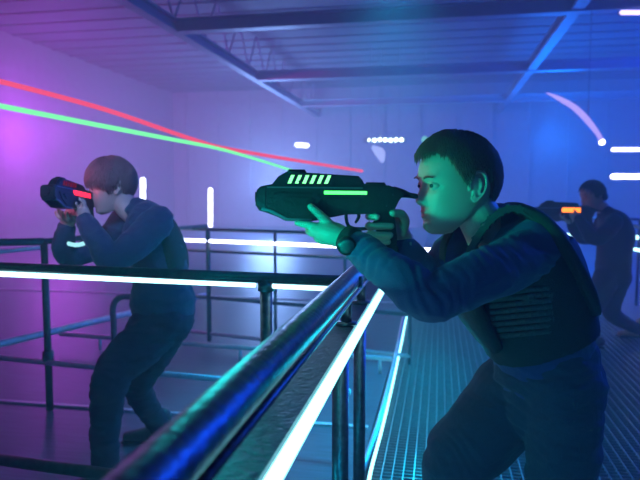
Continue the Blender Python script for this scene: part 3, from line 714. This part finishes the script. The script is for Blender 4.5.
# ---- left boy ---------------------------------------------------------------
def figure(name_label, HTm, chains, skin, lip, cloth_top, cloth_leg, voxel, hands, seed, fold=.004, s=1):
    bm = bmesh.new(); head_bm(bm, HTm)
    for c in chains['neck']: sweep(bm, c, 20, 4)
    for c in chains['top']: sweep(bm, shrink(c, .75), 18, 4)
    for c in chains['leg']: sweep(bm, shrink(c, .75), 18, 4)
    for h in hands:
        if h[0] == 'palm': sweep(bm, h[1], 16, 4)
        else: finger(bm, h[1], .0092*s, .0072*s)
    me = remesh(bm, voxel, 1); tone(me, HTm, skin, lip); me.materials.append(M['skin'])
    p = link('person', me, None, None, True); tag(p, name_label, 'person')
    bm = bmesh.new()
    for c in chains['top']: sweep(bm, c, 24, 5)
    link('jacket', remesh(bm, voxel*1.6, 3, fold_fn(fold, seed)), cloth_top, p, True)
    bm = bmesh.new()
    for c in chains['leg']: sweep(bm, c, 24, 5)
    link('trousers', remesh(bm, voxel*1.6, 3, fold_fn(fold*1.2, seed+4)), cloth_leg, p, True)
    return p
H2 = head_T(P(111, 186, 2.48), 25, 9, 0, .92)
ch = dict(
 neck=[[(P(140, 216, 2.5), .055), (P(127, 207, 2.49), .048), (P(119, 195, 2.48), .044)]],
 top=[[(P(163, 301, 2.5), .130, .145), (P(162, 284, 2.5), .112, .13), (P(158, 258, 2.5), .105, .14), (P(150, 235, 2.5), .100, .155), (P(144, 218, 2.5), .075, .14), (P(137, 210, 2.5), .05, .07)],
      [(P(158, 222, 2.36), .062), (P(140, 240, 2.30), .058), (P(112, 259, 2.23), .048), (P(100, 244, 2.24), .042), (P(86, 221, 2.30), .032)],
      [(P(128, 216, 2.64), .058), (P(105, 240, 2.60), .052), (P(72, 257, 2.50), .046), (P(64, 246, 2.45), .042), (P(66, 229, 2.42), .034)]],
 leg=[[(P(164, 302, 2.5), .118, .13), (P(166, 318, 2.5), .112, .135)],
      [(P(163, 318, 2.46), .100), (P(140, 345, 2.43), .090), (P(112, 376, 2.40), .072), (P(106, 420, 2.44), .058), (P(105, 466, 2.47), .048)],
      [(P(170, 318, 2.58), .096), (P(155, 350, 2.64), .078), (P(138, 385, 2.70), .062), (P(150, 410, 2.85), .052), (P(163, 432, 2.98), .046)]])
hands = [('palm', [(P(66, 228, 2.42), .026, .022), (P(69, 219, 2.40), .03, .022), (P(74, 212, 2.39), .028, .02)]),
         ('f', [P(72, 216, 2.38), P(77, 209, 2.34), P(76, 203, 2.31)]), ('f', [P(68, 219, 2.38), P(61, 214, 2.36), P(58, 208, 2.35)]),
         ('f', [P(66, 221, 2.39), P(59, 217, 2.38), P(56, 212, 2.38)]), ('f', [P(70, 220, 2.40), P(64, 218, 2.35), P(62, 212, 2.33)]), ('f', [P(73, 220, 2.41), P(68, 219, 2.34), P(67, 213, 2.32)]),
         ('palm', [(P(86, 221, 2.30), .024, .02), (P(83, 213, 2.33), .028, .018), (P(80, 207, 2.36), .024, .018)]),
         ('f', [P(82, 210, 2.36), P(76, 206, 2.40), P(73, 207, 2.38)]), ('f', [P(83, 213, 2.36), P(77, 210, 2.40), P(74, 211, 2.37)]),
         ('f', [P(84, 216, 2.35), P(79, 214, 2.39), P(76, 215, 2.36)]), ('f', [P(81, 206, 2.36), P(77, 201, 2.38), P(75, 200, 2.36)]), ('f', [P(84, 208, 2.33), P(84, 202, 2.32), P(80, 199, 2.31)])]
b2 = figure('boy in dark jacket on the left aiming a red lit gun behind the railing', H2, ch, (.58, .42, .35), (.45, .2, .2), M['jacket'], M['jeans'], .0045, hands, 3, .012)
face_parts(H2, b2, M['hair_d'], .92)
ed2 = lambda az: math.radians(interp(az, [(0, 19), (40, 16), (60, 6), (74, -8), (86, 6), (102, 8), (122, -28), (180, -40)]))
hair(H2, b2, M['hair_d'], ed2, lambda az, v: .007+.007*(1-v), 3500, lambda az, v: .055, .0014, None, lift=.006, seed=8)
shoe(b2, P(105, 466, 2.47), -R_-FH*.3, M['shoe']); shoe(b2, P(163, 432, 2.98), -R_, M['shoe'])
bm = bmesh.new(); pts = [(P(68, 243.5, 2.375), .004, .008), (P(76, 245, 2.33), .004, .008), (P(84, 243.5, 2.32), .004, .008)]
sweep(bm, pts, 8, 4, ref=UP); obj('sleeve_tape', bm, M['reflect'], b2)  # strip of reflective tape; its bright glint is made by emission
bm = bmesh.new(); sweep(bm, [(P(176, 284, 2.5), .035, .10), (P(176, 258, 2.5), .038, .12), (P(168, 232, 2.5), .034, .12), (P(158, 214, 2.5), .026, .10)], 24, 4, power=3)
obj('vest_back_panel', bm, M['vest'], b2, True)

# ---- woman at the right -----------------------------------------------------
H3 = head_T(P(592, 196, 4.8), 16, 4, 0, .98)
ch = dict(
 neck=[[(P(606, 213, 4.8), .055), (P(600, 205, 4.8), .048)]],
 top=[[(P(613, 268, 4.8), .125, .15), (P(614, 252, 4.8), .125, .14), (P(616, 236, 4.8), .13, .16), (P(612, 222, 4.8), .11, .17), (P(606, 213, 4.8), .06, .09)],
      [(P(614, 222, 4.62), .065), (P(604, 234, 4.5), .06), (P(593, 238, 4.45), .052), (P(585, 228, 4.45), .045), (P(579, 219, 4.48), .036)],
      [(P(604, 220, 4.95), .06), (P(594, 234, 4.9), .055), (P(583, 238, 4.8), .05), (P(575, 230, 4.72), .045), (P(571, 221, 4.68), .036)]],
 leg=[[(P(613, 266, 4.8), .125, .15), (P(613, 277, 4.8), .12, .15)],
      [(P(607, 277, 4.75), .10), (P(598, 296, 4.65), .085), (P(590, 312, 4.6), .068), (P(592, 325, 4.68), .055), (P(594, 333, 4.75), .045)],
      [(P(618, 277, 4.85), .10), (P(612, 297, 4.9), .085), (P(612, 313, 4.95), .068), (P(626, 323, 5.05), .055), (P(641, 331, 5.1), .045)]])
hands = [('palm', [(P(579, 219, 4.5), .03), (P(575, 216, 4.55), .034)]), ('f', [P(576, 217, 4.53), P(571, 217, 4.53), P(570, 213, 4.53)]), ('f', [P(578, 216, 4.53), P(576, 212, 4.52), P(574, 210, 4.52)]),
         ('palm', [(P(571, 221, 4.68), .03), (P(567, 218, 4.64), .034)]), ('f', [P(566, 219, 4.62), P(561, 217, 4.56), P(560, 213, 4.55)]), ('f', [P(568, 219, 4.62), P(565, 219, 4.55), P(564, 215, 4.54)])]
b3 = figure('woman in dark blue clothes at the right edge aiming an orange lit gun', H3, ch, (.52, .36, .3), (.42, .2, .2), M['jacket2'], M['jeans2'], .008, hands, 6, .006, 1.1)
face_parts(H3, b3, M['hair_k'], .98)
ed3 = lambda az: math.radians(interp(az, [(0, 30), (40, 26), (60, 8), (75, -12), (95, -10), (120, -32), (180, -45)]))
h3 = hair(H3, b3, M['hair_k'], ed3, lambda az, v: .012, 700, lambda az, v: .04, .002, None, lift=.003, seed=12)
bm = bmesh.new(); bmesh.ops.create_uvsphere(bm, u_segments=20, v_segments=12, radius=.038, matrix=H3 @ Matrix.Translation((-.105, 0, -.01))); obj('hair_bun', bm, M['hair_k'], h3, True)
shoe(b3, P(594, 333, 4.75), -R_, M['shoe']); shoe(b3, P(641, 331, 5.1), -R_, M['shoe2'])
